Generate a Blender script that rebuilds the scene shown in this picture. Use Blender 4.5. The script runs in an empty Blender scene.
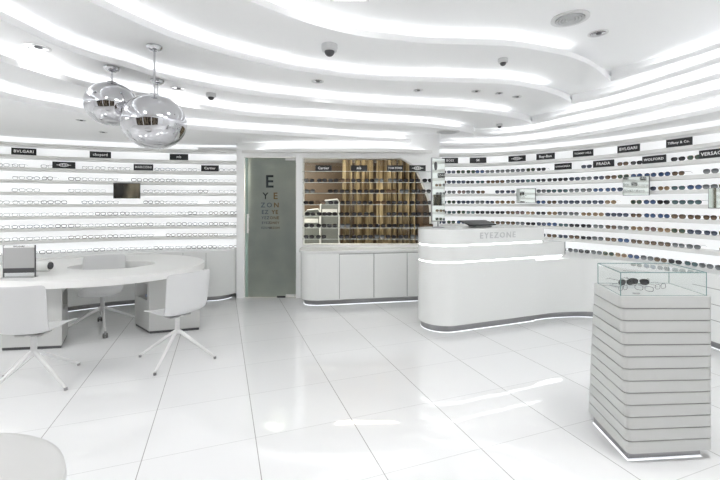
import bpy, bmesh, math, random
from mathutils import Vector, Matrix
random.seed(7)
S = bpy.context.scene
COL = S.collection
F, CX, HY, EYE = 383.0, 360.0, 202.2, 1.5

# ------------------------------------------------------------------ camera
cam_d = bpy.data.cameras.new('camera'); cam = bpy.data.objects.new('camera', cam_d); COL.objects.link(cam)
cam.location = (0, 0, EYE); cam.rotation_euler = (math.pi/2, 0, 0)
cam_d.sensor_width = 36; cam_d.lens = F/720*36; cam_d.shift_y = -(240-HY)/720; cam_d.clip_start = .05
S.camera = cam
# ------------------------------------------------------------------ world, exposure, area lamps
w = bpy.data.worlds.new('world'); S.world = w; w.use_nodes = True
w.node_tree.nodes['Background'].inputs[0].default_value = (1, 1, 1, 1)
w.node_tree.nodes['Background'].inputs[1].default_value = .3
S.view_settings.view_transform = 'Standard'; S.view_settings.look = 'None'
S.view_settings.gamma = 1; S.view_settings.use_curve_mapping = False
S.view_settings.exposure = 2.0
PANEL_E, COVE_E, SHELF_E, SPOT_E = 5.2, 1.0, .125, 3.2
S.cycles.max_bounces = 16; S.cycles.diffuse_bounces = 12; S.cycles.transparent_max_bounces = 24
S.cycles.caustics_reflective = False; S.cycles.caustics_refractive = False
S.cycles.sample_clamp_indirect = 6

# ------------------------------------------------------------------ materials
def mat(name, col=(.8, .8, .8), rough=.5, metal=0, spec=.5, emit=0, ecol=None, trans=0, alpha=1, coat=0, ior=None):
    m = bpy.data.materials.new(name); m.use_nodes = True
    b = m.node_tree.nodes['Principled BSDF']; I = b.inputs
    I['Base Color'].default_value = (*col, 1); I['Roughness'].default_value = rough
    I['Metallic'].default_value = metal; I['Specular IOR Level'].default_value = spec
    I['Transmission Weight'].default_value = trans; I['Alpha'].default_value = alpha
    I['Coat Weight'].default_value = coat
    if ior: I['IOR'].default_value = ior
    if emit:
        I['Emission Color'].default_value = (*(ecol or (1, 1, 1)), 1); I['Emission Strength'].default_value = emit
    return m
def noise_rough(m, scale, lo, hi, bump=0):
    nt = m.node_tree; b = nt.nodes['Principled BSDF']
    tc = nt.nodes.new('ShaderNodeTexCoord'); n = nt.nodes.new('ShaderNodeTexNoise'); n.inputs['Scale'].default_value = scale
    mr = nt.nodes.new('ShaderNodeMapRange'); mr.inputs[3].default_value = lo; mr.inputs[4].default_value = hi
    nt.links.new(tc.outputs['Object'], n.inputs['Vector']); nt.links.new(n.outputs['Fac'], mr.inputs[0])
    nt.links.new(mr.outputs[0], b.inputs['Roughness'])
    if bump:
        bp = nt.nodes.new('ShaderNodeBump'); bp.inputs['Strength'].default_value = bump
        nt.links.new(n.outputs['Fac'], bp.inputs['Height']); nt.links.new(bp.outputs[0], b.inputs['Normal'])
    return m
M = {}
M['wall'] = noise_rough(mat('white_wall_paint', (.92, .925, .925), .6), 30, .57, .63)
M['ceil'] = noise_rough(mat('white_ceiling_paint', (.955, .957, .96), .6), 20, .55, .7)
M['lacquer'] = noise_rough(mat('white_lacquer', (.80, .81, .80), .25, spec=.4), 60, .26, .28)
M['case'] = noise_rough(mat('pale_grey_slats', (.54, .545, .535), .35, spec=.4), 60, .33, .36)
M['lacquer2'] = noise_rough(mat('white_lacquer_desk', (.88, .88, .87), .3, spec=.4), 60, .3, .32)
M['shelf'] = noise_rough(mat('shelf_white', (.80, .80, .785), .45), 60, .44, .46)
M['chrome'] = mat('chrome', (.62, .62, .64), .02, 1)
M['steel'] = mat('brushed_steel', (.36, .36, .37), .28, 1)
M['dark_steel'] = mat('dark_steel', (.2, .2, .21), .35, 1)
M['black'] = mat('black_plaque', (.012, .013, .015), .3)
M['lettering'] = mat('white_lettering', (.85, .85, .85), .5)
M['grey_letter'] = mat('engraved_letter', (.55, .56, .56), .4)
M['seam'] = mat('shadow_gap', (.28, .28, .28), .6)
M['plastic'] = noise_rough(mat('white_plastic', (.66, .665, .67), .4), 60, .4, .42)
M['powder'] = mat('white_powder_coat', (.74, .74, .74), .35)
M['rubber'] = mat('grey_caster', (.18, .18, .18), .4)
M['mirror'] = mat('mirror', (.80, .84, .81), .03, 1)
M['led'] = mat('led_strip', (1, 1, 1), .5, emit=.9, ecol=(.97, .98, 1))
M['led_soft'] = mat('led_plinth', (1, 1, 1), .5, emit=.22, ecol=(.90, .93, 1))
M['cove'] = mat('cove_led', (1, 1, 1), .5, emit=COVE_E, ecol=(.95, .97, 1))
M['panel'] = mat('ceiling_panel_light', (1, 1, 1), .5, emit=PANEL_E, ecol=(1, .995, .985))
M['selflit'] = mat('selflit_panel', (.93, .935, .94), .5, emit=SHELF_E, ecol=(.95, .97, 1))  # panel glows by itself, standing in for LEDs in the shelves
M['bulb'] = mat('bulb', (1, 1, 1), .5, emit=12)
M['brown'] = mat('brown_wall', (.095, .060, .034), .5)
M['dark'] = mat('dark_floor', (.05, .04, .035), .5)
M['pale'] = mat('pale_cover', (.20, .21, .20), .5)
M['paper'] = mat('paper_blue', (.42, .48, .62), .6)
M['book'] = mat('maroon_book', (.10, .03, .03), .5)
M['screen'] = mat('display_grey', (.42, .42, .42), .35)
M['charcoal'] = mat('charcoal_band', (.07, .07, .075), .4)
def store_mat():
    m = mat('storefront_brown', (.06, .04, .025), .2); nt = m.node_tree; b = nt.nodes['Principled BSDF']
    tc = nt.nodes.new('ShaderNodeTexCoord'); mp = nt.nodes.new('ShaderNodeMapping'); mp.inputs['Scale'].default_value = (2.2, 1, .5)
    n = nt.nodes.new('ShaderNodeTexNoise'); n.inputs['Scale'].default_value = 1.6; r = nt.nodes.new('ShaderNodeValToRGB')
    r.color_ramp.elements[0].color = (.02, .015, .012, 1); r.color_ramp.elements[0].position = .42
    r.color_ramp.elements[1].color = (.20, .16, .11, 1); r.color_ramp.elements[1].position = .62
    nt.links.new(tc.outputs['Object'], mp.inputs[0]); nt.links.new(mp.outputs[0], n.inputs['Vector']); nt.links.new(n.outputs['Fac'], r.inputs[0]); nt.links.new(r.outputs[0], b.inputs['Base Color']); return m
M['store'] = store_mat()
def glassmat(name, tint, gloss=.1):
    m = bpy.data.materials.new(name); m.use_nodes = True; nt = m.node_tree; nt.nodes.clear()
    o = nt.nodes.new('ShaderNodeOutputMaterial'); t = nt.nodes.new('ShaderNodeBsdfTransparent'); g = nt.nodes.new('ShaderNodeBsdfGlossy')
    fr = nt.nodes.new('ShaderNodeFresnel'); fr.inputs[0].default_value = 1.45; mx = nt.nodes.new('ShaderNodeMixShader')
    t.inputs[0].default_value = (*tint, 1); g.inputs['Roughness'].default_value = .01
    ge = nt.nodes.new('ShaderNodeNewGeometry'); sb = nt.nodes.new('ShaderNodeMath'); sb.operation = 'SUBTRACT'; sb.use_clamp = True
    nt.links.new(fr.outputs[0], sb.inputs[0]); nt.links.new(ge.outputs['Backfacing'], sb.inputs[1]); nt.links.new(sb.outputs[0], mx.inputs[0]); nt.links.new(t.outputs[0], mx.inputs[1]); nt.links.new(g.outputs[0], mx.inputs[2])
    nt.links.new(mx.outputs[0], o.inputs[0]); return m
M['glass'] = glassmat('clear_glass', (.985, .992, .99))
M['glass_edge'] = mat('green_glass_edge', (.16, .27, .26), .15)
M['shelf_glass'] = mat('glass_shelf_edge', (.62, .66, .64), .15, spec=.6)
M['acrylic'] = glassmat('clear_acrylic', (.95, .96, .97))
# frosted door: translucent greenish glass
def frosted():
    m = mat('frosted_glass', (.50, .56, .53), .42, spec=.5, trans=.55, ior=1.35)
    nt = m.node_tree; b = nt.nodes['Principled BSDF']
    tc = nt.nodes.new('ShaderNodeTexCoord'); n = nt.nodes.new('ShaderNodeTexNoise'); n.inputs['Scale'].default_value = 3.0; n.inputs['Detail'].default_value = 5
    r = nt.nodes.new('ShaderNodeValToRGB')
    r.color_ramp.elements[0].color = (.32, .37, .355, 1); r.color_ramp.elements[0].position = .3
    r.color_ramp.elements[1].color = (.44, .49, .45, 1); r.color_ramp.elements[1].position = .7
    nt.links.new(tc.outputs['Object'], n.inputs['Vector']); nt.links.new(n.outputs['Fac'], r.inputs[0]); nt.links.new(r.outputs[0], b.inputs['Base Color'])
    return m
M['frost'] = frosted()
# brushed plinth with vertical streaks
def curtain_mat():
    m = mat('gold_curtain', (.42, .31, .15), .5, spec=.35)
    nt = m.node_tree; b = nt.nodes['Principled BSDF']
    tc = nt.nodes.new('ShaderNodeTexCoord'); n = nt.nodes.new('ShaderNodeTexNoise'); n.inputs['Scale'].default_value = 6
    mp = nt.nodes.new('ShaderNodeMapping'); mp.inputs['Scale'].default_value = (1, 1, .15)
    r = nt.nodes.new('ShaderNodeValToRGB')
    r.color_ramp.elements[0].color = (.10, .07, .035, 1); r.color_ramp.elements[0].position = .35
    r.color_ramp.elements[1].color = (.44, .36, .22, 1); r.color_ramp.elements[1].position = .6
    nt.links.new(tc.outputs['Object'], mp.inputs[0]); nt.links.new(mp.outputs[0], n.inputs['Vector'])
    nt.links.new(n.outputs['Fac'], r.inputs[0]); nt.links.new(r.outputs[0], b.inputs['Base Color']); return m
M['curtain'] = curtain_mat()
# polished porcelain floor, tile joints laid at an angle to the room
YAW, TA, TB, X0, Z0 = .347, .641, .579, -1.674, 1.46
def floor_mat():
    m = mat('polished_white_tile', (.84, .845, .85), .03, spec=.5, ior=2.1)
    nt = m.node_tree; b = nt.nodes['Principled BSDF']; L = nt.links
    def mth(op, a, c=None):
        n = nt.nodes.new('ShaderNodeMath'); n.operation = op
        for i, v in enumerate((a, c)):
            if v is None: continue
            if isinstance(v, (int, float)): n.inputs[i].default_value = v
            else: L.new(v, n.inputs[i])
        return n.outputs[0]
    tc = nt.nodes.new('ShaderNodeTexCoord'); sp = nt.nodes.new('ShaderNodeSeparateXYZ'); L.new(tc.outputs['Object'], sp.inputs[0])
    x = mth('SUBTRACT', sp.outputs[0], X0); y = mth('SUBTRACT', sp.outputs[1], Z0)
    c, s = math.cos(YAW), math.sin(YAW)
    i = mth('DIVIDE', mth('ADD', mth('MULTIPLY', x, c), mth('MULTIPLY', y, s)), TA)
    j = mth('DIVIDE', mth('SUBTRACT', mth('MULTIPLY', y, c), mth('MULTIPLY', x, s)), TB)
    def line(v, wdt):
        f = mth('SUBTRACT', v, mth('ROUND', v)); return mth('LESS_THAN', mth('ABSOLUTE', f), wdt)
    li = line(i, .0042); lj = line(j, .0034)
    cb = nt.nodes.new('ShaderNodeCombineXYZ'); L.new(mth('FLOOR', i), cb.inputs[0]); L.new(mth('FLOOR', j), cb.inputs[1])
    wn = nt.nodes.new('ShaderNodeTexWhiteNoise'); L.new(cb.outputs[0], wn.inputs[0])
    v = mth('ADD', mth('MULTIPLY', wn.outputs[0], .025), .82)
    base = nt.nodes.new('ShaderNodeCombineColor'); L.new(v, base.inputs[0]); L.new(mth('ADD', v, .004), base.inputs[1]); L.new(mth('ADD', v, .012), base.inputs[2])
    m1 = nt.nodes.new('ShaderNodeMix'); m1.data_type = 'RGBA'; L.new(mth('MULTIPLY', lj, .55), m1.inputs[0]); L.new(base.outputs[0], m1.inputs[6]); m1.inputs[7].default_value = (.42, .42, .42, 1)
    m2 = nt.nodes.new('ShaderNodeMix'); m2.data_type = 'RGBA'; L.new(mth('MULTIPLY', li, .9), m2.inputs[0]); L.new(m1.outputs[2], m2.inputs[6]); m2.inputs[7].default_value = (.34, .34, .33, 1)
    L.new(m2.outputs[2], b.inputs['Base Color'])
    n = nt.nodes.new('ShaderNodeTexNoise'); n.inputs['Scale'].default_value = 2.2; L.new(tc.outputs['Object'], n.inputs['Vector'])
    bp = nt.nodes.new('ShaderNodeBump'); bp.inputs['Strength'].default_value = .035; bp.inputs['Distance'].default_value = .05
    L.new(n.outputs['Fac'], bp.inputs['Height']); L.new(bp.outputs[0], b.inputs['Normal'])
    return m
M['floor'] = floor_mat()
def lens_mat(name, top, bot):
    m = mat(name, top, .08, spec=.6); nt = m.node_tree; b = nt.nodes['Principled BSDF']
    tc = nt.nodes.new('ShaderNodeTexCoord'); sp = nt.nodes.new('ShaderNodeSeparateXYZ'); mr = nt.nodes.new('ShaderNodeMapRange')
    mr.inputs[1].default_value = .008; mr.inputs[2].default_value = .05
    r = nt.nodes.new('ShaderNodeMix'); r.data_type = 'RGBA'; r.inputs[6].default_value = (*bot, 1); r.inputs[7].default_value = (*top, 1)
    nt.links.new(tc.outputs['Object'], sp.inputs[0]); nt.links.new(sp.outputs[2], mr.inputs[0]); nt.links.new(mr.outputs[0], r.inputs[0]); nt.links.new(r.outputs[2], b.inputs['Base Color'])
    return m

# ------------------------------------------------------------------ helpers
def put(o, parent=None):
    COL.objects.link(o)
    if parent is not None:
        o.parent = parent
        o.matrix_parent_inverse = Matrix.LocRotScale(parent.location, parent.rotation_euler, parent.scale).inverted() if parent.parent is None else Matrix.Identity(4)
    return o
def tag(o, label=None, cat=None, group=None, kind=None):
    if label: o['label'] = label
    if cat: o['category'] = cat
    if group: o['group'] = group
    if kind: o['kind'] = kind
    return o
def thing(name, loc, label, cat, group=None, rz=0):
    o = bpy.data.objects.new(name, None); o.location = loc; o.rotation_euler = (0, 0, rz); o.empty_display_size = .1
    COL.objects.link(o); return tag(o, label, cat, group)
class MB:
    def __init__(s): s.bm = bmesh.new()
    def box(s, x0, x1, y0, y1, z0, z1, T=None):
        vs = [s.bm.verts.new(v) for v in ((x0,y0,z0),(x1,y0,z0),(x1,y1,z0),(x0,y1,z0),(x0,y0,z1),(x1,y0,z1),(x1,y1,z1),(x0,y1,z1))]
        if T:
            for v in vs: v.co = T @ v.co
        for f in ((3,2,1,0),(4,5,6,7),(0,1,5,4),(1,2,6,5),(2,3,7,6),(3,0,4,7)): s.bm.faces.new([vs[i] for i in f])
        return s
    def strip(s, A, B, z0, z1):            # solid band between two plan polylines
        n = len(A); q = []
        for (a, b) in zip(A, B):
            q.append([s.bm.verts.new(p) for p in ((a[0],a[1],z0),(b[0],b[1],z0),(b[0],b[1],z1),(a[0],a[1],z1))])
        for i in range(n-1):
            for k in range(4):
                s.bm.faces.new((q[i][k], q[i][(k+1) % 4], q[i+1][(k+1) % 4], q[i+1][k]))
        s.bm.faces.new(q[0][::-1]); s.bm.faces.new(q[-1]); return s
    def prism(s, poly, z0, z1, holes=(), axis='z'):
        bm = s.bm
        def tr(p, h): return (p[0], p[1], h) if axis == 'z' else (p[0], h, p[1])
        for zz in (z0, z1):
            es = []
            for lp in (poly, *holes):
                vs = [bm.verts.new(tr(p, zz)) for p in lp]
                es += [bm.edges.new((vs[i], vs[(i+1) % len(vs)])) for i in range(len(vs))]
            bmesh.ops.triangle_fill(bm, use_beauty=True, edges=es, normal=(0, 0, 1) if axis == 'z' else (0, -1, 0))
        for lp in (poly, *holes):
            a = [bm.verts.new(tr(p, z0)) for p in lp]; b = [bm.verts.new(tr(p, z1)) for p in lp]; n = len(lp)
            for i in range(n): bm.faces.new((a[i], a[(i+1) % n], b[(i+1) % n], b[i]))
        return s
    def wall(s, A, z0, z1):                # ribbon standing on a plan polyline
        a = [s.bm.verts.new((p[0], p[1], z0)) for p in A]; b = [s.bm.verts.new((p[0], p[1], z1)) for p in A]
        for i in range(len(A)-1): s.bm.faces.new((a[i], a[i+1], b[i+1], b[i]))
        return s
    def tube(s, pts, r, n=8, closed=False, caps=True):
        pts = [Vector(p) for p in pts]; rings = []; N = len(pts)
        for i, p in enumerate(pts):
            rr = r[i] if isinstance(r, (list, tuple)) else r
            a = pts[i-1] if (i or closed) else p; b = pts[(i+1) % N] if (i < N-1 or closed) else p
            d = (b-a).normalized(); u = d.orthogonal().normalized() if abs(d.z) > .9 else d.cross(Vector((0,0,1))).normalized()
            if i and abs(d.z) > .9 and rings: 
                u = (lu - d*lu.dot(d)).normalized()
            lu = u; v = d.cross(u)
            rings.append([s.bm.verts.new(p+rr*(u*math.cos(2*math.pi*k/n)+v*math.sin(2*math.pi*k/n))) for k in range(n)])
        m = N if closed else N-1
        for i in range(m):
            A, B = rings[i], rings[(i+1) % N]
            for k in range(n): s.bm.faces.new((A[k], A[(k+1) % n], B[(k+1) % n], B[k]))
        if not closed and caps: s.bm.faces.new(rings[0][::-1]); s.bm.faces.new(rings[-1])
        return s
    def lathe(s, prof, c=(0,0,0), n=32, T=None):
        rings = []
        for (r, z) in prof:
            if r < 1e-5: rings.append([s.bm.verts.new((c[0], c[1], c[2]+z))])
            else: rings.append([s.bm.verts.new((c[0]+r*math.cos(2*math.pi*k/n), c[1]+r*math.sin(2*math.pi*k/n), c[2]+z)) for k in range(n)])
        for A, B in zip(rings, rings[1:]):
            for k in range(n):
                k2 = (k+1) % n
                if len(A) == 1 and len(B) == 1: continue
                if len(A) == 1: s.bm.faces.new((A[0], B[k2], B[k]))
                elif len(B) == 1: s.bm.faces.new((A[k], A[k2], B[0]))
                else: s.bm.faces.new((A[k], A[k2], B[k2], B[k]))
        if T:
            for R in rings:
                for v in R: v.co = T @ v.co
        return s
    def build(s, name, m, parent=None, smooth=False, bevel=0, merge=True, local=False, angle=35):
        if merge: bmesh.ops.remove_doubles(s.bm, verts=s.bm.verts, dist=1e-5)
        bmesh.ops.recalc_face_normals(s.bm, faces=s.bm.faces)
        me = bpy.data.meshes.new(name); s.bm.to_mesh(me); s.bm.free(); me.materials.append(m)
        if smooth:
            me.polygons.foreach_set('use_smooth', [True]*len(me.polygons))
            me.set_sharp_from_angle(angle=math.radians(angle))
        o = bpy.data.objects.new(name, me)
        if local: COL.objects.link(o); o.parent = parent
        else: put(o, parent)
        if bevel:
            b = o.modifiers.new('bevel', 'BEVEL'); b.width = bevel; b.segments = 3; b.limit_method = 'ANGLE'
        return o
def struct(o): o['kind'] = 'structure'; return o
def spline(P, n=8):
    P = [Vector((p[0], p[1])) for p in P]; out = []
    for i in range(len(P)-1):
        a = P[i-1] if i else P[i]*2-P[i+1]; b = P[i]; c = P[i+1]; d = P[i+2] if i+2 < len(P) else P[i+1]*2-P[i]
        for k in range(n):
            t = k/n
            out.append(.5*((2*b)+(c-a)*t+(2*a-5*b+4*c-d)*t*t+(3*b-a-3*c+d)*t**3))
    out.append(P[-1]); return [tuple(p) for p in out]
def offset(P, d):                          # to the left of the travel direction for d > 0
    out = []
    for i in range(len(P)):
        a = Vector(P[max(0, i-1)]); b = Vector(P[min(len(P)-1, i+1)]); t = (b-a).normalized()
        out.append((P[i][0]-t.y*d, P[i][1]+t.x*d))
    return out
def resample(P, step):
    out = [P[0]]; acc = 0; 
    for a, b in zip(P, P[1:]):
        L = math.dist(a, b)
        while acc+L >= step:
            t = (step-acc)/L; a = (a[0]+(b[0]-a[0])*t, a[1]+(b[1]-a[1])*t); out.append(a); L = math.dist(a, b); acc = 0
        acc += L
    return out
def at_px(P, px):                          # point of a plan curve seen at column px, and its tangent
    for a, b in zip(P, P[1:]):
        xa, xb = CX+F*a[0]/a[1], CX+F*b[0]/b[1]
        if (xa-px)*(xb-px) <= 0 and xa != xb:
            t = (px-xa)/(xb-xa); p = Vector(a).lerp(Vector(b), t); return p, (Vector(b)-Vector(a)).normalized()
    return None
def un(px, py, z):
    Y = (z-EYE)*F/(HY-py); return ((px-CX)/F*Y, Y)
def text(body, size, m, name='lettering', extrude=.001, spacing=1.0, bold=.018):
    c = bpy.data.curves.new(name, 'FONT'); c.body = body; c.size = size; c.extrude = extrude; c.align_x = 'CENTER'; c.align_y = 'CENTER'; c.space_character = spacing; c.resolution_u = 2; c.offset = bold*size
    o = bpy.data.objects.new('tmp', c); COL.objects.link(o)
    bpy.context.view_layer.update()
    me = bpy.data.meshes.new_from_object(o.evaluated_get(bpy.context.evaluated_depsgraph_get())); me.name = name
    bpy.data.objects.remove(o); bpy.data.curves.remove(c)
    me.materials.clear(); me.materials.append(m); return me

ORD = ['first','second','third','fourth','fifth','sixth','seventh','eighth','ninth','tenth','eleventh','twelfth','thirteenth','fourteenth','fifteenth','sixteenth','seventeenth','eighteenth','nineteenth','twentieth','twenty-first','twenty-second','twenty-third','twenty-fourth','twenty-fifth','twenty-sixth','twenty-seventh','twenty-eighth','twenty-ninth','thirtieth']

# ------------------------------------------------------------------ room shell
b = MB(); b.box(-6.3, 4.9, -2.9, 9, -.1, 0); struct(b.build('floor', M['floor']))
SL = spline([(-6.0, 3.9), (-5.5, 4.6), (-4.89, 5.2), (-4.3, 5.5), (-3.6, 5.78), (-2.7, 5.99), (-1.93, 6.07)])
SR = spline([(1.24, 6.5), (1.9, 6.45), (2.4, 6.28), (2.9, 5.85), (3.3, 5.4), (3.58, 4.93), (3.74, 4.55), (3.86, 4.2), (3.97, 3.6), (4.05, 3.0), (4.1, 2.0)])
WL = offset(SL, .24); WR = offset(SR, .24)
WL[-1] = (-1.93, WL[-1][1]); WR[0] = (1.24, WR[0][1])
b = MB(); A = [(-6.25, -2.7), (-6.25, 3.5)] + WL; b.strip(A, offset(A, .12), 0, 3.3); struct(b.build('wall_left', M['wall'], smooth=True))
b = MB(); A = WR + [(4.4, 1.5), (4.4, -2.7)]; b.strip(A, offset(A, .12), 0, 3.3); struct(b.build('wall_right', M['wall'], smooth=True))
# wall_back with the door opening and the arched display opening
YB = 5.98
def bx(px): return (px-CX)/F*YB
def bz(py): return EYE+(HY-py)*YB/F
win = [(bx(303), bz(244.5)), (bx(431.5), bz(244.5)), (bx(431.5), bz(216))]
arc = spline([(bx(431.5), bz(216)), (bx(430), bz(203)), (bx(424.5), bz(188)), (bx(418), bz(173)), (bx(411), bz(164)), (bx(401), bz(158))], 6)
win += arc[1:] + [(bx(303), bz(158))]
door = [(bx(244), .0), (bx(296), .0), (bx(296), bz(157)), (bx(244), bz(157))]
b = MB()
outer = [(-1.93, 0), door[0], door[3], door[2], door[1], (1.24, 0), (1.24, 3.3), (-1.93, 3.3)]
b.prism(outer, YB, YB+.16, holes=[win], axis='y')
b.box(1.14, 1.24, YB+.16, 6.85, 0, 3.3); b.box(-1.93, -1.85, YB+.16, 6.4, 0, 3.3)
struct(b.build('wall_back', M['wall']))
# thin steel rim round the display opening
b = MB(); n = len(win)
for i in range(n):
    p, q = win[i], win[(i+1) % n]
    b.tube([(p[0], YB-.006, p[1]), (q[0], YB-.006, q[1])], .011, 6)
struct(b.build('trim_1', M['shelf'], smooth=True))
b = MB(); b.prism([(p[0]*.999, p[1]) for p in win], YB+.07, YB+.078, axis='y'); struct(b.build('window_1', M['glass']))
# front wall (behind the viewer) with a brown storefront in three bays
YF = -1.1
b = MB(); b.box(-6.4, -4.6, YF-.1, YF, 0, 3.3); b.box(1.9, 4.6, YF-.1, YF, 0, 3.3); b.box(-4.6, 1.9, YF-.1, YF, 2.75, 3.3)
for x in (-2.45, -.3): b.box(x-.07, x+.07, YF-.1, YF, 0, 2.75)
struct(b.build('wall_front', M['wall']))
for i, (x0, x1) in enumerate(((-4.6, -2.52), (-2.38, -.37), (-.23, 1.9))):
    b = MB(); b.box(x0, x1, YF-.09, YF-.05, 0, 2.75); struct(b.build('window_%d' % (i+2), M['store']))

# ------------------------------------------------------------------ stepped ceiling
ZC = [3.08, 2.95, 2.82, 2.69, 2.56, 2.43]
b = MB(); b.box(-6.5, 4.9, -2.9, 9, 3.08, 3.18); struct(b.build('ceiling', M['ceil']))
Epx = {1: [(248,0),(293,18),(333,30),(367,37),(400,40.5),(430,43.5),(480,45),(513,46.5),(547,52),(573,58),(593,67),(611,81)],
 2: [(87,0),(160,33),(193,45),(227,55),(260,63),(293,70),(327,75),(360,79),(400,81),(447,82),(497,83.5),(523,86.5),(547,92),(563,98),(572,104)],
 3: [(0,19),(31,34),(62,48),(94,59),(125,67),(160,78),(193,85),(227,91),(260,96),(293,99.5),(340,104),(380,107),(430,109),(480,112.5),(513,118),(526,121),(532,124.5)],
 4: [(0,61),(31,70),(62,80),(94,89),(160,101),(187,107),(227,113),(260,117),(327,121),(360,123.5),(400,125.5),(430,127.5),(460,131),(475,134.5)],
 5: [(0,97),(31,104),(62,109),(87,114),(140,122),(180,128),(227,132),(293,136),(360,140),(410,142.5),(425,145)]}
Eext = {1: [(-1.5,-2.3),(-1.6,0),(-1.5,1.5),(-1.2,2.3)], 2: [(-1.9,-2.3),(-2.05,.5),(-1.95,1.9)], 3: [(-2.2,-2.3),(-2.35,0),(-2.38,1.8)],
 4: [(-2.6,-2.3),(-2.75,0),(-2.78,2.0)], 5: [(-3.3,-2.3),(-3.4,1),(-3.34,2.6)]}
R = {1: [(3.37,3.65),(3.46,2.5),(3.4,1),(3.3,-2.3)], 2: [(3.13,4.72),(3.38,3.66),(3.5,2.5),(3.5,1),(3.4,-2.3)],
 3: [(2.9,5.3),(3.15,4.75),(3.44,3.74),(3.58,2.5),(3.6,1),(3.5,-2.3)], 4: [(1.85,6.15),(2.25,6.17),(2.62,5.9),(2.92,5.32),(3.2,4.83),(3.5,3.79),(3.68,2.5),(3.7,1),(3.6,-2.3)],
 5: [(1.1,6.3),(1.86,6.36),(2.5,6.2),(3.05,5.56),(3.33,5.02),(3.65,3.96),(3.82,2.5),(3.85,1),(3.7,-2.3)]}
OUT = [(-6.5,-2.9),(4.9,-2.9),(4.9,9),(-6.5,9)]
for k in range(1, 6):
    z = ZC[k]
    L = spline(Eext[k] + [un(x, y, z) for x, y in Epx[k]], 6)
    Rr = spline([L[-1]] + R[k], 6)
    poly = L + Rr[1:]
    b = MB(); b.prism(OUT, z, z+.055, holes=[poly]); struct(b.build('ceiling', M['ceil'], smooth=True, angle=30))
    # riser and the cove lamp behind the lip; the lamp of the left curves stops short of the tips
    for P, nm in ((L, 'l'), (Rr, 'r')):
        inset = .16 if nm == 'l' else .055
        tip = Vector(L[-1])
        rs = [q if (Vector(P[i])-tip).length > .9 else tuple(Vector(P[i]).lerp(Vector(q), .12+.88*(Vector(P[i])-tip).length/.9)) for i, q in enumerate(offset(P, inset))]
        b = MB(); b.wall(rs, z+.054, ZC[k-1]+.01); struct(b.build('ceiling', M['ceil'], smooth=True))
        q = P
        if nm == 'l':
            cut = {1: 1.1, 2: .7, 3: .6, 4: .35, 5: .2}[k]; q = [p for p in P if (Vector(p)-tip).length > cut]
        i0, i1 = (.035, .06) if nm == 'l' else (.02, .04)
        b = MB(); b.strip(offset(q, i0), offset(q, i1), z+.0555, z+.0585)
        o = b.build('cove_light', M['cove']); tag(o, 'white light strip glowing behind the %s curve of ceiling step %s from the top' % ('left' if nm == 'l' else 'right', ORD[k-1]), 'light strip', 'cove light strips above the ceiling steps')

# ------------------------------------------------------------------ ceiling lamps
def panel_light(x, y, label, sx=.3, sy=.3, z=3.08):
    t = thing('ceiling_light', (x, y, z), label, 'ceiling light', 'rectangular ceiling lights')
    MB().box(x-sx, x+sx, y-sy, y+sy, z-.012, z-.001).build('diffuser', M['panel'], t)
    b = MB()
    for (a, c, d, e) in ((x-sx-.02, x-sx, y-sy-.02, y+sy+.02), (x+sx, x+sx+.02, y-sy-.02, y+sy+.02), (x-sx, x+sx, y-sy-.02, y-sy), (x-sx, x+sx, y+sy, y+sy+.02)): b.box(a, c, d, e, z-.018, z-.001)
    b.build('frame', M['powder'], t)
panel_light(-.08, 2.86, 'bright rectangular light at the top edge of the photo', .13, .10)
for x, y, l in ((.3, 1.3, 'unseen square ceiling light added just in front of the viewer'), (1.9, 1.5, 'unseen square ceiling light added right of the viewer')):
    panel_light(x, y, l, .35, .35)  # unseen lamps added to light the room more evenly
panel_light(-4.6, 2.2, 'unseen square ceiling light added over the left side beyond the frame', .35, .35, 2.43)  # out of view, added to brighten the left side

panel_light(-1.78, 1.35, 'unseen narrow ceiling light added left of the viewer above the frame', .10, .35, 2.95)  # extra unseen lamp, lifts the darker left part of the room
panel_light(-3.05, 1.5, 'unseen narrow ceiling light added over the left side of the room above the frame', .12, .4, 2.56)  # another added lamp out of view, for the dim left side

def downlight(px, py, z, r, label, aim=None, e=1):
    x, y = un(px, py, z)
    t = thing('downlight', (x, y, z), label, 'downlight', 'recessed ceiling spotlights')
    MB().lathe([(r*1.0, -.001), (r*1.0, -.006), (r*.8, -.006), (r*.8, -.001)], (x, y, z), 24).build('ring', M['powder'], t, smooth=True)
    MB().lathe([(r*.8, -.002), (r*.62, -.003), (r*.6, -.0035), (0.0, -.0035)], (x, y, z), 24).build('reflector', M['chrome'], t, smooth=True)
    MB().lathe([(0, -.012), (r*.25, -.010), (r*.32, -.004), (0, -.004)], (x+r*.1, y, z), 16).build('bulb', M['charcoal'], t, smooth=True)
    if aim:
        ld = bpy.data.lights.new('spot', 'SPOT'); ld.energy = SPOT_E*e; ld.spot_size = math.radians(62); ld.spot_blend = .7; ld.shadow_soft_size = .03
        lo = bpy.data.objects.new('lamp', ld); COL.objects.link(lo); lo.location = (x, y, z-.03)
        lo.rotation_euler = (Vector(aim)-Vector((x, y, z))).to_track_quat('-Z', 'Y').to_euler()
downlight(37, 47, ZC[3], .09, 'large round recessed spotlight at the far left of the ceiling', (-3.6, 4.2, 2.45))
downlight(178, 88, ZC[3], .075, 'round recessed spotlight right of the chrome pendants', (-2.3, 5.8, 1.8), 1)
downlight(317.5, 81, ZC[2], .07, 'round recessed spotlight below the black dome camera', (-.3, 5.9, 1.5), 1)
downlight(418, 90, ZC[2], .06, 'leftmost of four small spotlights right of ceiling center', (.8, 5.7, 1.5), 1)
downlight(476, 91, ZC[2], .055, 'second from left of four small spotlights right of ceiling center', (1.7, 6.4, 1.5), .8)
downlight(499, 93, ZC[2], .05, 'third from left of four small spotlights right of ceiling center')
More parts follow.
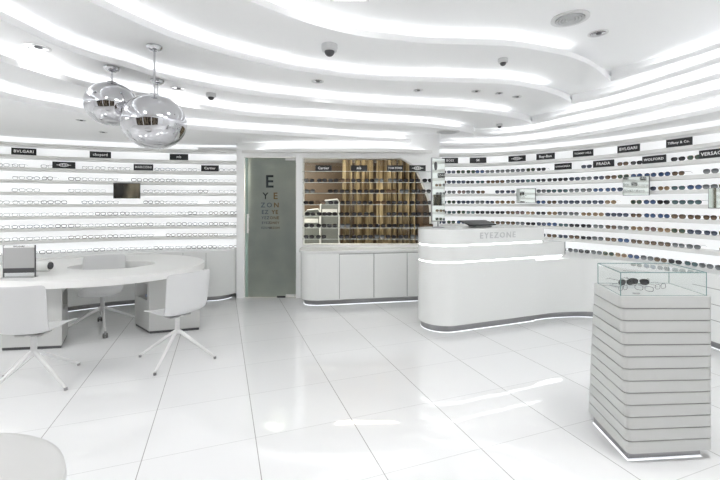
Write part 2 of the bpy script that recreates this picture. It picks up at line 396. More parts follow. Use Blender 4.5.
downlight(517, 96.5, ZC[2], .06, 'rightmost of four small spotlights right of ceiling center', (3.1, 5.6, 1.5), .8)
downlight(598, 33, ZC[0], .085, 'recessed spotlight to the right of the round air vent', (3.6, 4.4, 1.6), 1)
downlight(81, 120, ZC[5], .05, 'tiny recessed light left of and below the left pendant')
downlight(103, 132, ZC[5], .05, 'tiny recessed light below the smaller chrome pendant')
# round air vents
def vent(px, py, z, r, label):
    x, y = un(px, py, z); t = thing('air_vent', (x, y, z), label, 'air vent')
    MB().lathe([(r, -.001), (r, -.012), (r*.78, -.014), (r*.76, -.002)], (x, y, z), 40).build('rim', M['powder'], t, smooth=True)
    for q in (.68, .52, .36, .2):
        MB().lathe([(r*q, -.002), (r*(q+.05), -.02), (r*(q-.03), -.02), (r*(q-.07), -.002)], (x, y, z), 32).build('louver_ring', M['plastic'], t, smooth=True)
    MB().lathe([(r*.78, -.0015), (0, -.0015)], (x, y, z), 32).build('backing', M['screen'], t)
vent(570, 18, ZC[0], .15, 'round white air vent with concentric rings in upper right ceiling')
vent(448, 131.5, ZC[4], .17, 'flat round vent on the lowest ceiling tip near the back')
# dome cameras
def dome(px, py, z, r, label):
    x, y = un(px, py, z); t = thing('dome_camera', (x, y, z), label, 'security camera')
    MB().lathe([(0, 0), (r, -.0), (r, -r*.45), (r*.9, -r*.75), (r*.6, -r*.8), (0, -r*.8)], (x, y, z), 28).build('housing', M['plastic'], t, smooth=True)
    MB().lathe([(r*.62, -r*.7)]+[(r*.62*math.cos(a*math.pi/12), -r*.8-r*.62*math.sin(a*math.pi/12)) for a in range(0, 7)], (x, y, z), 24).build('dome', M['charcoal'], t, smooth=True)
dome(329.5, 45, ZC[1], .075, 'dome security camera with black eye in the middle of the ceiling')
dome(211, 93.5, ZC[3], .052, 'small dome camera right of the chrome pendants')
dome(503, 59, ZC[1], .05, 'small dome camera on the ceiling left of the round vent')
dome(499.5, 124, ZC[3], .045, 'small dome camera near the tip of a ceiling step above right wall')

# ------------------------------------------------------------------ pendants
def pendant(px, py, z, rw, hh, zc, label):
    x, y = un(px, py, z); t = thing('pendant_lamp', (x, y, z), label, 'pendant lamp', 'mirrored globe pendants')
    MB().lathe([(0, 0), (.062, 0), (.064, -.012), (.055, -.03), (.03, -.045), (.008, -.05), (0, -.05)], (x, y, z), 28).build('ceiling_cap', M['chrome'], t, smooth=True)
    MB().tube([(x, y, z-.045), (x, y, zc+hh-.01)], .008, 10).build('rod', M['chrome'], t, smooth=True)
    prof = []
    for i in range(25):
        a = math.pi/2 - math.pi*i/24
        prof.append((rw*max(0, math.cos(a))**.92, hh*math.sin(a)))
    MB().lathe(prof, (x, y, zc), 64).build('globe', M['chrome'], t, smooth=True, angle=80)
    MB().lathe([(.035, hh+.012), (.045, hh-.004), (.05, hh-.012)], (x, y, zc), 24).build('collar', M['chrome'], t, smooth=True)
    return x, y
pendant(154.5, 46, ZC[2], .252, .225, 2.175, 'large mirrored globe pendant, the front one of the cluster')
pendant(112, 67, ZC[3], .21, .185, 2.36, 'smaller mirrored globe pendant left of the large one')
pendant(157.5, 80, ZC[3], .17, .15, 2.29, 'mirrored pendant hidden behind the large globe, its cap showing above')

# ------------------------------------------------------------------ wall shelving
ZS = [.79+.171*k for k in range(10)]
def shelving(P, label, name):
    t = thing('wall_shelving', (P[len(P)//2][0], P[len(P)//2][1], 0), label, 'wall shelving')
    back = offset(P, .225); 
    if P is SL: back[-1] = (P[-1][0], back[-1][1])
    else: back[0] = (P[0][0], back[0][1])
    MB().strip(back, offset(back, .012), .72, 2.43).build('back_panel', M['selflit'], t, smooth=True)
    for k in range(1, 10):
        z = ZS[k]
        MB().strip(P, offset(P, .22), z-.046, z).build('shelf', M['shelf'], t, smooth=True, bevel=.004)
    return t
TB_ = spline([(-1.93, 6.0), (-1.3, 5.86), (-.3, 5.80), (.6, 5.84), (1.16, 6.0), (1.24, 6.4)], 6)
for zz in (2.31,):
    b = MB(); pol = TB_ + [(1.24, 6.5), (-1.93, 6.5)]
    b.strip(TB_, [(p[0], 6.45) for p in TB_], zz-.045, zz); struct(b.build('trim_2', M['shelf'], smooth=True))
    o = MB().strip(offset(TB_[:-5], .05), offset(TB_[:-5], .075), zz+.0005, zz+.004).build('cove_light', M['cove']); tag(o, 'white light strip added on the cornice to brighten the wall above the door', 'light strip', 'cove light strips above the ceiling steps')  # strip added because the wall over the door was dim
shelving(SL, 'curved white backlit shelving full of eyeglasses along the left wall', 'left')
shelving(SR, 'curved white backlit shelving full of sunglasses along the right wall', 'right')

# base cabinets under the shelving
def plinth_led(t, path, zp=.085):
    MB().strip(offset(path, 0), offset(path, .03), .012, zp).build('plinth', M['steel'], t, smooth=True)
    MB().strip(offset(path, -.004), offset(path, .02), .001, .0035).build('led_strip', M['led_soft'], t)
FL = spline([(-5.7, 3.0), (-5.0, 4.0), (-4.4, 4.72), (-3.9, 5.2), (-3.4, 5.5), (-2.85, 5.67), (-2.4, 5.7), (-2.12, 5.78), (-1.97, 5.92), (-1.935, 6.04)])
t = thing('base_cabinet', (-3.6, 5.6, 0), 'white curved base cabinet under the left wall eyeglass shelves', 'cabinet')
poly = FL + [(-1.935, 6.29)] + [p for p in offset(SL, .215)[::-1]][1:]
MB().prism(poly, .085, .77).build('body', M['lacquer'], t, smooth=True)
plinth_led(t, offset(FL, .09))
for px in (149, 183, 206):
    p, d = at_px(FL, px)
    T = Matrix.Translation((p.x, p.y, 0)) @ Matrix.Rotation(math.atan2(d.y, d.x), 4, 'Z')
    MB().box(-.0025, .0025, -.0015, .002, .1, .745, T).build('door_seam', M['seam'], t)
# reception counter and the right cabinet share one front line
DD = Vector((.937, .350)); NN = Vector((.350, -.937)); C0 = Vector((1.0, 4.66))
def stadium(r, s1, back=True, inset=0):
    r2 = r-inset; pts = []
    for i in range(25):
        a = math.pi/2 + math.pi*i/24       # from the back round the left end to the front
        pts.append(C0 - (NN*math.sin(a)*r2) + (-DD)*(-math.cos(a)*r2))
    pts.append(C0 + NN*r2 + DD*s1)
    return [tuple(p) for p in pts]
def counter_poly(r, s1, inset=0, rc=.0):
    p = stadium(r, s1, inset=inset); e = C0 - NN*(r-inset) + DD*s1
    return p + [tuple(e)]
fp = C0 + NN*.29
FRr = spline([tuple(fp+DD*1.15), tuple(fp+DD*1.45), (2.78, 4.95), (3.02, 4.93), (3.28, 4.8), (3.47, 4.5), (3.56, 4.1), (3.62, 3.5), (3.66, 2.8), (3.68, 2.0)])
t = thing('base_cabinet', (3.4, 4.8, 0), 'white base cabinet under the right wall sunglasses shelves', 'cabinet')
e = C0 - NN*.29 + DD*1.15
SRb = [p for p in offset(SR, .215) if p[0] > 2.62]
poly = FRr + SRb[::-1] + [tuple(e)]
MB().prism(poly, .085, .77).build('body', M['lacquer'], t, smooth=True)
plinth_led(t, offset(FRr, .05), .09)
for zz in (.30, .46, .62):
    q = [p for p in FRr if p[1] < 4.15]
    MB().strip(offset(q, -.002), offset(q, .001), zz, zz+.006).build('drawer_seam', M['seam'], t)

t = thing('reception_counter', (1.5, 4.8, 0), 'white reception counter with glowing bands and rounded left end', 'counter')
MB().prism(counter_poly(.29, 1.18), .085, .80).build('body', M['lacquer'], t, smooth=True, angle=25)
MB().prism(counter_poly(.29, 1.63, inset=.016), .80, .818).build('light_band', M['led'], t)
MB().prism(counter_poly(.29, 1.66), .818, .992).build('middle_tier', M['lacquer'], t, smooth=True, angle=25)
MB().prism(counter_poly(.29, 1.29, inset=.016), .992, 1.012).build('light_band', M['led'], t)
MB().prism(counter_poly(.29, 1.31), 1.012, 1.186).build('top_tier', M['lacquer'], t, smooth=True, angle=25)
MB().prism(counter_poly(.26, 1.18), .012, .085).build('plinth', M['steel'], t, smooth=True, angle=25)
MB().prism(counter_poly(.264, 1.18), .001, .0035).build('led_strip', M['led_soft'], t)
me = text('EYEZONE', .098, M['grey_letter'], spacing=1.35, extrude=.003)
o = bpy.data.objects.new('lettering', me)
def line_at(px):
    k = (px-CX)/F; s = (k*fp.y-fp.x)/(DD.x-k*DD.y); return fp+DD*s
p = line_at(498) + NN*.001
o.matrix_world = Matrix.Translation((p.x, p.y, EYE-(235.3-HY)*p.y/F)) @ Matrix.Rotation(math.atan2(DD.y, DD.x), 4, 'Z') @ Matrix.Rotation(math.pi/2, 4, 'X')
mw = o.matrix_world.copy(); COL.objects.link(o); o.parent = t; o.matrix_parent_inverse = Matrix.Translation(t.location).inverted(); o.matrix_basis = mw
p = line_at(564.5)
T = Matrix.Translation((p.x, p.y, 0)) @ Matrix.Rotation(math.atan2(DD.y, DD.x), 4, 'Z')
MB().box(.0, .012, -.004, .10, .82, .99, T).build('end_plate', M['steel'], t)

# back cabinet below the display opening
fc0 = Vector((-.62, 5.5)); dc = Vector((1.47, .26)).normalized()
FB = [(-.895, 5.975), (-.895, 5.85)] + spline([(-.895, 5.78), (-.86, 5.62), (-.77, 5.53), tuple(fc0)], 6)[1:] + [tuple(fc0+dc*s) for s in (.5, 1.0, 1.5, 1.95)]
t = thing('back_cabinet', (.2, 5.8, 0), 'low white cabinet with hinged doors below the brown display window', 'cabinet')
pol = FB + [(1.13, YB-.003)] ; pol = [p for p in pol if p[0] < 1.3]
MB().prism(pol, .085, .76).build('body', M['lacquer'], t, smooth=True)
ob = offset(FB, -.02); ob[0] = (ob[0][0], 5.975)
MB().prism(ob + [(1.13, YB-.003)], .765, .80).build('worktop', M['lacquer'], t, smooth=True, bevel=.004)
MB().strip(offset(FB[2:], .05), offset(FB[2:], .08), .012, .085).build('plinth', M['steel'], t, smooth=True)
MB().strip(offset(FB[2:], .04), offset(FB[2:], .08), .001, .0035).build('led_strip', M['led_soft'], t)
def fb_s(px):
    k = (px-CX)/F; return (k*fc0.y-fc0.x)/(dc.x-k*dc.y)
for x0, x1 in ((339.6, 373.4), (374.2, 406.6), (407.4, 440)):
    a, c = fb_s(x0), fb_s(x1)
    T = Matrix.Translation((fc0.x, fc0.y, 0)) @ Matrix.Rotation(math.atan2(dc.y, dc.x), 4, 'Z')
    MB().box(a, c, -.012, .001, .10, .742, T).build('door', M['lacquer'], t, bevel=.002)
    MB().box(a-.006, c+.006, -.002, .003, .098, .75, T).build('door_gap', M['seam'], t)

# ------------------------------------------------------------------ frosted door
Yd = YB+.03
dx0, dx1, dz1 = bx(244.6), bx(295.4), bz(157.6)
t = thing('door_1', (dx0, Yd, 0), None, None); t['kind'] = 'structure'
MB().box(dx0, dx1, Yd, Yd+.012, .012, dz1).build('glass_leaf', M['frost'], t)
MB().box(dx0, dx0+.045, Yd-.002, Yd-.0005, .012, dz1).build('edge_strip', mat('green_edge', (.30, .40, .36), .2), t)
hx = bx(248.3)
MB().tube([(hx, Yd-.06, bz(233)), (hx, Yd-.06, bz(214))], .014, 12).tube([(hx, Yd-.06, bz(230)), (hx, Yd, bz(230))], .008, 8).tube([(hx, Yd-.06, bz(217)), (hx, Yd, bz(217))], .008, 8).build('handle', M['shelf'], t, smooth=True)
MB().box(bx(285), dx1, Yd-.012, Yd+.02, bz(160.3), dz1).build('hinge', M['powder'], t, bevel=.003)
MB().box(bx(285.5), dx1, Yd-.012, Yd+.02, .012, .055).build('hinge', M['powder'], t, bevel=.003)
MB().box(bx(276.5), bx(285), Yd-.01, Yd+.02, .004, .03).build('lock', M['charcoal'], t, bevel=.002)
gold = mat('clear_letter_gold', (.22, .15, .07), .2); dk = mat('clear_letter_dark', (.03, .04, .045), .2); bl = mat('clear_letter_blue', (.16, .20, .24), .2)
rows = [('E', 269, 182, .22, dk), ('Y', 265, 196.2, .115, dk), ('E', 275, 196.2, .115, gold), ('Z', 262.5, 205.3, .085, bl), ('O', 269, 205.3, .085, bl), ('N', 276, 205.3, .085, gold),
        ('EZ', 264.5, 212.3, .07, bl), ('YE', 274.5, 212.3, .07, gold), ('YEZ', 265, 218, .052, bl), ('ONE', 274, 218, .052, gold), ('EYEZ', 265.5, 223, .042, bl), ('ONEY', 274, 223, .042, gold), ('EZONE', 266, 228, .036, bl), ('YEZON', 274, 228, .036, gold)]
for bd, px, py, sz, mm in rows:
    o = bpy.data.objects.new('letter', text(bd, sz*1.25, mm, 'letter', .0006, 1.15)); put(o, t)
    o.matrix_basis = Matrix.Translation((bx(px), Yd-.0035, bz(py))) @ Matrix.Rotation(math.pi/2, 4, 'X')

# ------------------------------------------------------------------ room beyond the glass
b = MB(); b.box(-2.5, 1.14, 7.6, 7.7, 0, 2.6); struct(b.build('wall_storage_far', M['brown']))
b = MB(); b.box(-2.6, -2.5, 6.3, 7.7, 0, 2.6); b.box(1.04, 1.14, 6.3, 7.7, 0, 2.6); struct(b.build('wall_storage_side', M['brown']))
b = MB(); b.box(-2.6, 1.14, 6.15, 7.7, 2.28, 2.38); struct(b.build('ceiling_storage', M['wall']))
for i, (x0, x1, y0) in enumerate(((-.32, -.14, 6.95), (-.10, .24, 7.0), (.30, .66, 6.98), (.70, 1.02, 7.0))):
    b = MB(); n = 70; fr = []
    for k in range(n+1):
        x = x0+(x1-x0)*k/n; y = y0+.035*math.sin(x*52+i)+.012*math.sin(x*131); fr.append((x, y))
    b.strip(fr, offset(fr, .006), .02, 2.27)
    tag(b.build('curtain', M['curtain'], smooth=True), 'gold pleated curtain behind the display glass, %s from the left' % ORD[i], 'curtain', 'gold curtains behind the glass')
def pale_cab(x0, x1, y0, h, label):
    t = thing('covered_cabinet', ((x0+x1)/2, y0, 0), label, 'cabinet', 'pale covered cabinets behind the glass')
    pr = [(x0, 0), (x1, 0), (x1, h-.05), (x1-.03, h), (x0+.08, h-.02), (x0, h-.09)]
    MB().prism(pr, y0, y0+.35, axis='y').build('body', M['pale'], t, bevel=.01)
    MB().tube([(x0, y0-.006, .3), (x0, y0-.006, h-.09), (x0+.08, y0-.006, h-.02), (x1-.03, y0-.006, h), (x1, y0-.006, h-.05), (x1, y0-.006, .3)], .013, 8).build('piping', M['powder'], t, smooth=True)
    MB().box(x0+.03, x1-.03, y0-.012, y0-.001, h-.24, h-.17).build('top_band', M['powder'], t)

pale_cab(-.68, -.36, 6.6, 1.55, 'taller pale covered cabinet behind the display glass')
pale_cab(-1.0, -.70, 6.7, 1.38, 'shorter pale covered cabinet at the left behind the display glass')
ld = bpy.data.lights.new('storage_fill', 'AREA'); ld.energy = 5; ld.size = 1.0; ld.color = (1, .88, .7)  # added fill lamp without a fixture, lights the room behind the glass
lo = bpy.data.objects.new('storage_fill', ld); COL.objects.link(lo); lo.location = (.1, 6.55, 2.25); lo.rotation_euler = (math.radians(25), 0, 0)
ld = bpy.data.lights.new('storage_fill', 'AREA'); ld.energy = 10; ld.size = .3; ld.color = (1, .95, .8)  # second added fill, brightens the frosted door from behind
lo = bpy.data.objects.new('storage_fill', ld); COL.objects.link(lo); lo.location = (-1.4, 6.33, 2.22); lo.rotation_euler = (math.radians(20), 0, 0)

# ------------------------------------------------------------------ glass shelves in the display window
wz = [1.975, 1.805, 1.64, 1.465, 1.29, 1.11, .94]
Yw0, Yw1 = YB-.13, YB-.012
for i, z in enumerate(wz):
    t = thing('glass_shelf', (.1, Yw0, z), 'thin glass shelf across the display window, %s from the top' % ORD[i], 'shelf', 'glass shelves across the display window')
    MB().box(bx(303)+.004, bx(430)+.03, Yw0+.003, Yw1, z-.008, z, None).build('pane', M['glass'], t)
    MB().box(bx(303)+.004, bx(430)+.03, Yw0, Yw0+.003, z-.008, z, None).build('front_edge', M['shelf_glass'], t)

# ------------------------------------------------------------------ eyewear kinds (built once, copied)
def lens_outline(cx, w, h, kind, n=16):
    pts = []
    for k in range(n):
        a = 2*math.pi*k/n; ca, sa = math.cos(a), math.sin(a); e = {0: .75, 1: 1.0, 2: .62}[kind]
        x = w*math.copysign(abs(ca)**e, ca); z = h*math.copysign(abs(sa)**e, sa)
        if kind == 0 and z < 0: x *= 1-.18*(-z/h)
        pts.append((cx+x, 0, z))
    return pts
def temple_pts(s, W, H):
    return [(s*(W), 0, H*.75), (s*(W+.003), .02, H*.75), (s*(W+.004), .09, H*.7), (s*(W+.002), .125, H*.1)]
KINDS = {}
def make_glasses(key, cat, kind, fm, lm, w=.029, h=.022, rim=.0022, tr=.0018):
    """eyewear standing on its lower rims; front towards -y"""
    H0 = h+rim; gap = .036
    b = MB()
    for s in (-1, 1):
        b.tube([(x, 0, z+H0) for x, y, z in lens_outline(s*gap, w, h, kind)], rim, 4, closed=True)
        b.tube([(x, y, z+H0) for x, y, z in temple_pts(s, gap+w, h)], tr, 4)
    b.tube([(-.008, 0, H0+h*.5), (0, -.002, H0+h*.62), (.008, 0, H0+h*.5)], rim*.9, 4)
    me = b; o = me.build('sunglasses' if lm else 'eyeglasses', fm, None, smooth=True, merge=False)
    lens = None
    if lm:
        b = MB(); pl = lens_outline(-gap, w, h, kind); vs = []
        c0 = b.bm.verts.new((-gap, -.002, H0)); ring = [b.bm.verts.new((x, 0, z+H0)) for x, y, z in pl]
        for k in range(len(ring)): b.bm.faces.new((c0, ring[k], ring[(k+1) % len(ring)]))
        lens = b.build('lens', lm, None, smooth=True, merge=False)
        COL.objects.unlink(lens)
    COL.objects.unlink(o)
    KINDS[key] = (o, lens, gap)
fdark = mat('frame_black', (.015, .015, .017), .25); ftort = mat('frame_tortoise', (.10, .045, .02), .25); fgold = mat('frame_gold', (.55, .42, .22), .25, 1)
fsil = mat('frame_silver', (.28, .29, .31), .25, 1); fblue = mat('frame_navy', (.03, .05, .12), .25); fgun = mat('frame_gunmetal', (.12, .12, .13), .3, .8); fclear = mat('frame_clear', (.55, .55, .55), .3)
make_glasses('brown', 's', 0, ftort, lens_mat('lens_brown', (.035, .022, .015), (.22, .15, .10)), .031, .023, .0024)
make_glasses('black', 's', 0, fdark, lens_mat('lens_black', (.012, .012, .014), (.05, .05, .055)), .031, .022, .0026)
make_glasses('grey', 's', 0, fgun, lens_mat('lens_grey', (.03, .035, .04), (.28, .30, .31)), .031, .024, .002)
make_glasses('blue', 's', 1, fgun, lens_mat('lens_blue', (.02, .05, .13), (.10, .16, .30)), .031, .025, .002)
make_glasses('navy', 's', 0, fblue, lens_mat('lens_navy', (.015, .022, .04), (.12, .14, .19)), .031, .023, .0024)
make_glasses('green', 's', 0, fgold, lens_mat('lens_green', (.015, .035, .028), (.09, .13, .10)), .031, .025, .0018)
make_glasses('amber', 's', 1, fgold, lens_mat('lens_amber', (.12, .065, .03), (.34, .24, .15)), .031, .024, .002)
make_glasses('teal', 's', 0, fgun, lens_mat('lens_teal', (.02, .055, .065), (.12, .19, .20)), .031, .022, .0022)
make_glasses('rose', 's', 1, ftort, lens_mat('lens_rose', (.08, .045, .045), (.30, .21, .20)), .031, .026, .002)
for key, fm, kd, rm in (('thin dark', fgun, 2, .0014), ('black', fdark, 2, .0024), ('silver', fsil, 2, .0012), ('tortoise', ftort, 0, .0022), ('pale clear', fclear, 2, .0014), ('navy', fblue, 1, .0018)):
    make_glasses('opt '+key, 'e', kd, fm, None, .029, .020, rm*1.35+.0004, .0016)
def place(key, loc, rz, label, group, sc=1.0, cat=None, lenses=True):
    src, lens, gap = KINDS[key]
    o = src.copy(); o.location = loc; o.rotation_euler = (0, 0, rz); o.scale = (sc, sc, sc); COL.objects.link(o)
    tag(o, label, cat or ('sunglasses' if lens else 'eyeglasses'), group)
    if lens and lenses:
        for s in (0, 1):
            l = lens.copy(); COL.objects.link(l); l.parent = o; l.location = (s*2*gap, 0, 0)
    return o
# right wall: eight rows of sunglasses
pal = ['brown']*5+['black']*3+['grey']*4+['blue']*2+['navy']*4+['green']*3+['amber']*2+['teal']*2+['rose']
desc = {'brown': 'brown gradient sunglasses', 'black': 'black sunglasses', 'grey': 'smoky grey sunglasses', 'blue': 'bright blue mirrored sunglasses', 'navy': 'navy blue sunglasses', 'green': 'green-lensed gold sunglasses', 'amber': 'amber-lensed sunglasses', 'teal': 'teal-lensed sunglasses', 'rose': 'rose-brown round sunglasses'}
signsR = [(447, 0, 8), (478, 1, 8), (517, 1, 8), (545.5, 1, 8), (583, 1, 8), (628.5, 1, 8), (679, 1, 8), (563, 1, 7), (603.5, 1, 7), (654, 1, 7), (713, 1, 7)]
mirR = [(526, 188.5, 203, 21), (636, 176, 196, 27), (718, 186, 209, 20)]
pts = resample(offset(SR, .035), .158)
vis = [p for p in pts if 438 < CX+F*p[0]/p[1] < 731]
rr = random.Random(3)
for k in range(8):
    cur = rr.choice(pal); n = 0
    for i, p in enumerate(vis):
        q, d = Vector(p), None
        j = pts.index(p); a = Vector(pts[max(0, j-1)]); c = Vector(pts[min(len(pts)-1, j+1)]); d = (c-a).normalized()
        if rr.random() < .75: cur = rr.choice(pal)
        px = CX+F*p[0]/p[1]; n += 1
        if k == 7 and any(abs(px-s[0]) < 15 for s in signsR if s[2] == 7): continue
        if k == 7 and px > 700: continue
        py = HY-(ZS[k]-EYE+.03)*F/p[1]
        if any(abs(px-m[0]) < m[3]/2-2 and m[1]+2 < py < m[2]-1 for m in mirR): continue
        if rr.random() < .03: continue
        x = q.x+rr.uniform(-.008, .008)*d.x; y = q.y+rr.uniform(-.008, .008)*d.y
        z = ZS[k]+.0005 if k else .7705
        if k == 0: x += d.y*.06; y -= d.x*.06
        place(cur, (x, y, z), math.atan2(d.y, d.x)+rr.uniform(-.12, .12), '%s on %s shelf up of right wall, %s from its left end' % (desc[cur], ORD[k], ORD[n-1]), 'sunglasses on the right wall shelves', rr.uniform(1.0, 1.08))
# left wall: eight rows of optical frames
optd = {'opt thin dark': 'thin dark eyeglasses', 'opt black': 'black-rimmed eyeglasses', 'opt silver': 'silver wire eyeglasses', 'opt tortoise': 'brown-rimmed eyeglasses', 'opt pale clear': 'pale clear eyeglasses', 'opt navy': 'navy-rimmed eyeglasses'}
pts = resample(offset(SL, .045), .160); vis = [p for p in pts if -6 < CX+F*p[0]/p[1] < 238.5]
for k in range(8):
    n = 0; cur = 'opt thin dark'
    pool = ['opt thin dark']*5+['opt silver']*2+['opt black']*(4 if k < 5 else 2)+['opt tortoise', 'opt navy']+['opt pale clear']*(1 if k < 4 else 2)
    for i, p in enumerate(vis):
        j = pts.index(p); a = Vector(pts[max(0, j-1)]); c = Vector(pts[min(len(pts)-1, j+1)]); d = (c-a).normalized(); n += 1
        px = CX+F*p[0]/p[1]; py = HY-(ZS[k]-EYE+.03)*F/p[1]
        if rr.random() < .5: cur = rr.choice(pool)
        if k == 7 and any(abs(px-s) < 12 for s in (64, 143, 210)): continue
        if 112 < px < 142 and 184 < py < 198: continue
        if rr.random() < (.04 if k < 4 else .12): continue
        x, y = p
        z = ZS[k]+.0005 if k else .7705
        if k == 0: x += d.y*.06; y -= d.x*.06
        place(cur, (x, y, z), math.atan2(d.y, d.x)+rr.choice((-1, 1))*rr.uniform(.05, .35), '%s on %s shelf up of left wall, %s from its left end' % (optd[cur], ORD[k], ORD[n-1]), 'eyeglasses on the left wall shelves', 1.05)
# display window: six rows
for r in range(6):
    z = wz[r+1]+.0005
    for c in range(11):
        px = 309.5+c*11.75+rr.uniform(-1, 1); key = rr.choice(['black']*8+['brown']*1+['grey'])
        if rr.random() < .03: continue
        place(key, (bx(px)*(Yw0+.04)/YB, Yw0+.035, z), rr.uniform(-.35, .35), '%s on glass shelf %s from top in display window, %s from left' % (desc[key], ORD[r+1], ORD[c]), 'sunglasses in the display window', 1.16)

# ------------------------------------------------------------------ brand plaques
def sign(p, rz, z, body, label, group, w=.27, h=.095, ts=.052):
    t = thing('brand_plaque', (p[0], p[1], z), label, 'sign', group, rz)
    MB().box(-w/2, w/2, -.008, .008, 0, h).build('plate', M['black'], t, local=True, bevel=.002)
    if body:
        me = text(body, ts, M['lettering'], spacing=1.1)
        xs = [v.co.x for v in me.vertices]; sw = max(xs)-min(xs); f = min(1, w*.84/sw)
        o = bpy.data.objects.new('lettering', me); COL.objects.link(o); o.parent = t
        o.location = (0, -.0095, h*.5); o.rotation_euler = (math.pi/2, 0, 0); o.scale = (f, f, 1)
    else:                                   # an oval emblem
        b = MB(); b.tube([(.055*math.cos(a*math.pi/10), -.009, h*.5+.022*math.sin(a*math.pi/10)) for a in range(20)], .004, 6, closed=True)
        b.tube([(-.085, -.009, h*.5), (.085, -.009, h*.5)], .004, 6); b.tube([(.02*math.cos(a*math.pi/6), -.009, h*.5+.02*math.sin(a*math.pi/6)) for a in range(12)], .003, 6, closed=True)
        b.build('emblem', M['lettering'], t, local=True)
    return t
SLf = offset(SL, .02); SRf = offset(SR, .02)
for px, k, body, lab in ((24, 8, 'BVLGARI', 'black plaque with spaced white capitals at far left of the upper row'), (100.5, 8, 'chopard', 'black plaque of the left wall upper row, between the other two'), (179, 8, 'mb', 'black plaque with short mark below the large chrome globe'),
        (64, 7, '', 'black plaque with white oval emblem on the left wall'), (143.5, 7, 'MARCONI', 'black plaque above the small mirror on the left wall'), (210, 7, 'Cartier', 'black plaque with script lettering nearest the frosted door')):
    p, d = at_px(SLf, px); sign(p, math.atan2(d.y, d.x), ZS[k]+.001, body, lab, 'black plaques on the left wall shelves')
for px, k, body, lab in ((450, 8, 'BOSS', 'black plaque just right of the tall counter mirror'), (478, 8, 'SK', 'second black plaque from left in the upper row of right wall'), (517, 8, '', 'black plaque with white emblem on upper row of right wall'), (545.5, 8, 'Ray-Ban', 'black plaque with slanted script on upper row of right wall'),
        (573, 8, 'TOMMY HILL', 'slim black plaque above and left of the lower row of capitals'), (628.5, 8, 'BVLGARI', 'black plaque with spaced capitals on upper row, second from right'), (679, 8, 'Tiffany & Co.', 'highest black plaque at the right end of the upper row'),
        (563, 7, 'DIVINCENZA', 'leftmost black plaque of lower row on right wall'), (603.5, 7, 'PRADA', 'black plaque with bold white capitals between two sunglasses groups'), (654, 7, 'WOLFORD', 'black plaque of lower row below the second plaque from right'), (713, 7, 'VERSACE', 'black plaque cut by the right edge of the photo')):
    if px == 573: px = 583
    p, d = at_px(SRf, px); w = .27
    if px == 563: w = .24
    sign(p, math.atan2(d.y, d.x), ZS[k]+.001, body, lab, 'black plaques on the right wall shelves', w)
for px, body, lab in ((323.5, 'Cartier', 'leftmost black plaque in the display window'), (359, 'mb', 'second black plaque in the display window'), (395, 'TOM FORD', 'third black plaque in the display window'), (417.5, '', 'black plaque with oval emblem at the arch of the display window')):
    sign((bx(px)*(Yw0+.02)/YB, Yw0+.02), 0, wz[0]+.001, body, lab, 'black plaques in the display window', .25, .09)

# ------------------------------------------------------------------ wall mirrors
def wall_mirror(P, px, py, wpx, hpx, label, aim=None, out=.03):
    p, d = at_px(offset(P, -out), px); s = p.y/F; w = wpx*s/max(.55, abs(d.x*1-d.y*(px-CX)/F)); h = hpx*s; z = EYE+(HY-py)*s
    rz = math.atan2(d.y, d.x)
    if aim: nn = (Vector(aim)-p).normalized()-p.normalized(); rz = math.atan2(nn.x, -nn.y)
    t = thing('tabletop_mirror', (p.x, p.y, z-h/2), label, 'mirror', 'small rectangular mirrors on the shelves', rz)
    MB().box(-w/2, w/2, -.008, .008, 0, h).build('frame', M['dark_steel'], t, local=True, bevel=.002)
    MB().box(-w/2+.006, w/2-.006, -.0095, -.0082, .006, h-.006).build('glass', M['mirror'], t, local=True)
wall_mirror(SL, 127, 190.8, 27, 15.5, 'small dark-reflecting mirror on the left wall shelves')
wall_mirror(SR, 526, 195.6, 21, 14.5, 'small mirror on the right shelves above the counter end', (-4.6, 5.3), .08)
wall_mirror(SR, 636, 186, 27, 19, 'mirror on the right shelves above the glass display case', (-4.3, 5.5), .05)
wall_mirror(SR, 719, 198, 20, 21, 'mirror on the right shelves cut by the photo edge', (-4.0, 5.6), .05)

# ------------------------------------------------------------------ things on the counter
q = Vector(((438-CX)/F*4.75, 4.75))
t = thing('counter_mirror', (q.x, q.y, 1.186), 'tall narrow mirror on a steel foot on the reception counter', 'mirror', None, math.radians(33))
MB().lathe([(0, 0), (.075, 0), (.075, .008), (.012, .016), (.009, .02), (.009, .09), (0, .09)], (0, 0, .0005), 24).build('foot', M['steel'], t, smooth=True, local=True)
MB().box(-.112, .112, -.010, .010, .075, .86).build('frame', M['steel'], t, local=True, bevel=.003)
MB().box(-.106, .106, -.0118, -.0102, .083, .852).build('glass', M['mirror'], t, local=True)
MB().lathe([(0, 0), (.022, 0), (.022, .004), (0, .004)], (0, 0, 0), 20, Matrix.Translation((-.05, -.0125, .76)) @ Matrix.Diagonal((1, 1, 2.4, 1)) @ Matrix.Rotation(math.pi/2, 4, 'X')).build('emblem', M['charcoal'], t, local=True)  # dark spot painted on the glass in place of a lamp's reflection
# tilted screen lying back on the counter
s0 = line_at(491); bk = -NN*.30; p = s0+bk*.9
t = thing('flat_monitor', (p.x, p.y, 1.186), 'flat black screen lying tilted back on the reception counter', 'monitor', None, math.atan2(DD.y, DD.x))
T = Matrix.Translation((0, -.02, .05)) @ Matrix.Rotation(math.radians(12), 4, 'X')
MB().box(-.20, .20, -.11, .11, 0, .014, T).build('screen', M['black'], t, local=True, bevel=.004)
MB().box(-.07, .18, -.07, .08, 0.001, .03).build('stand', M['screen'], t, local=True, bevel=.004)

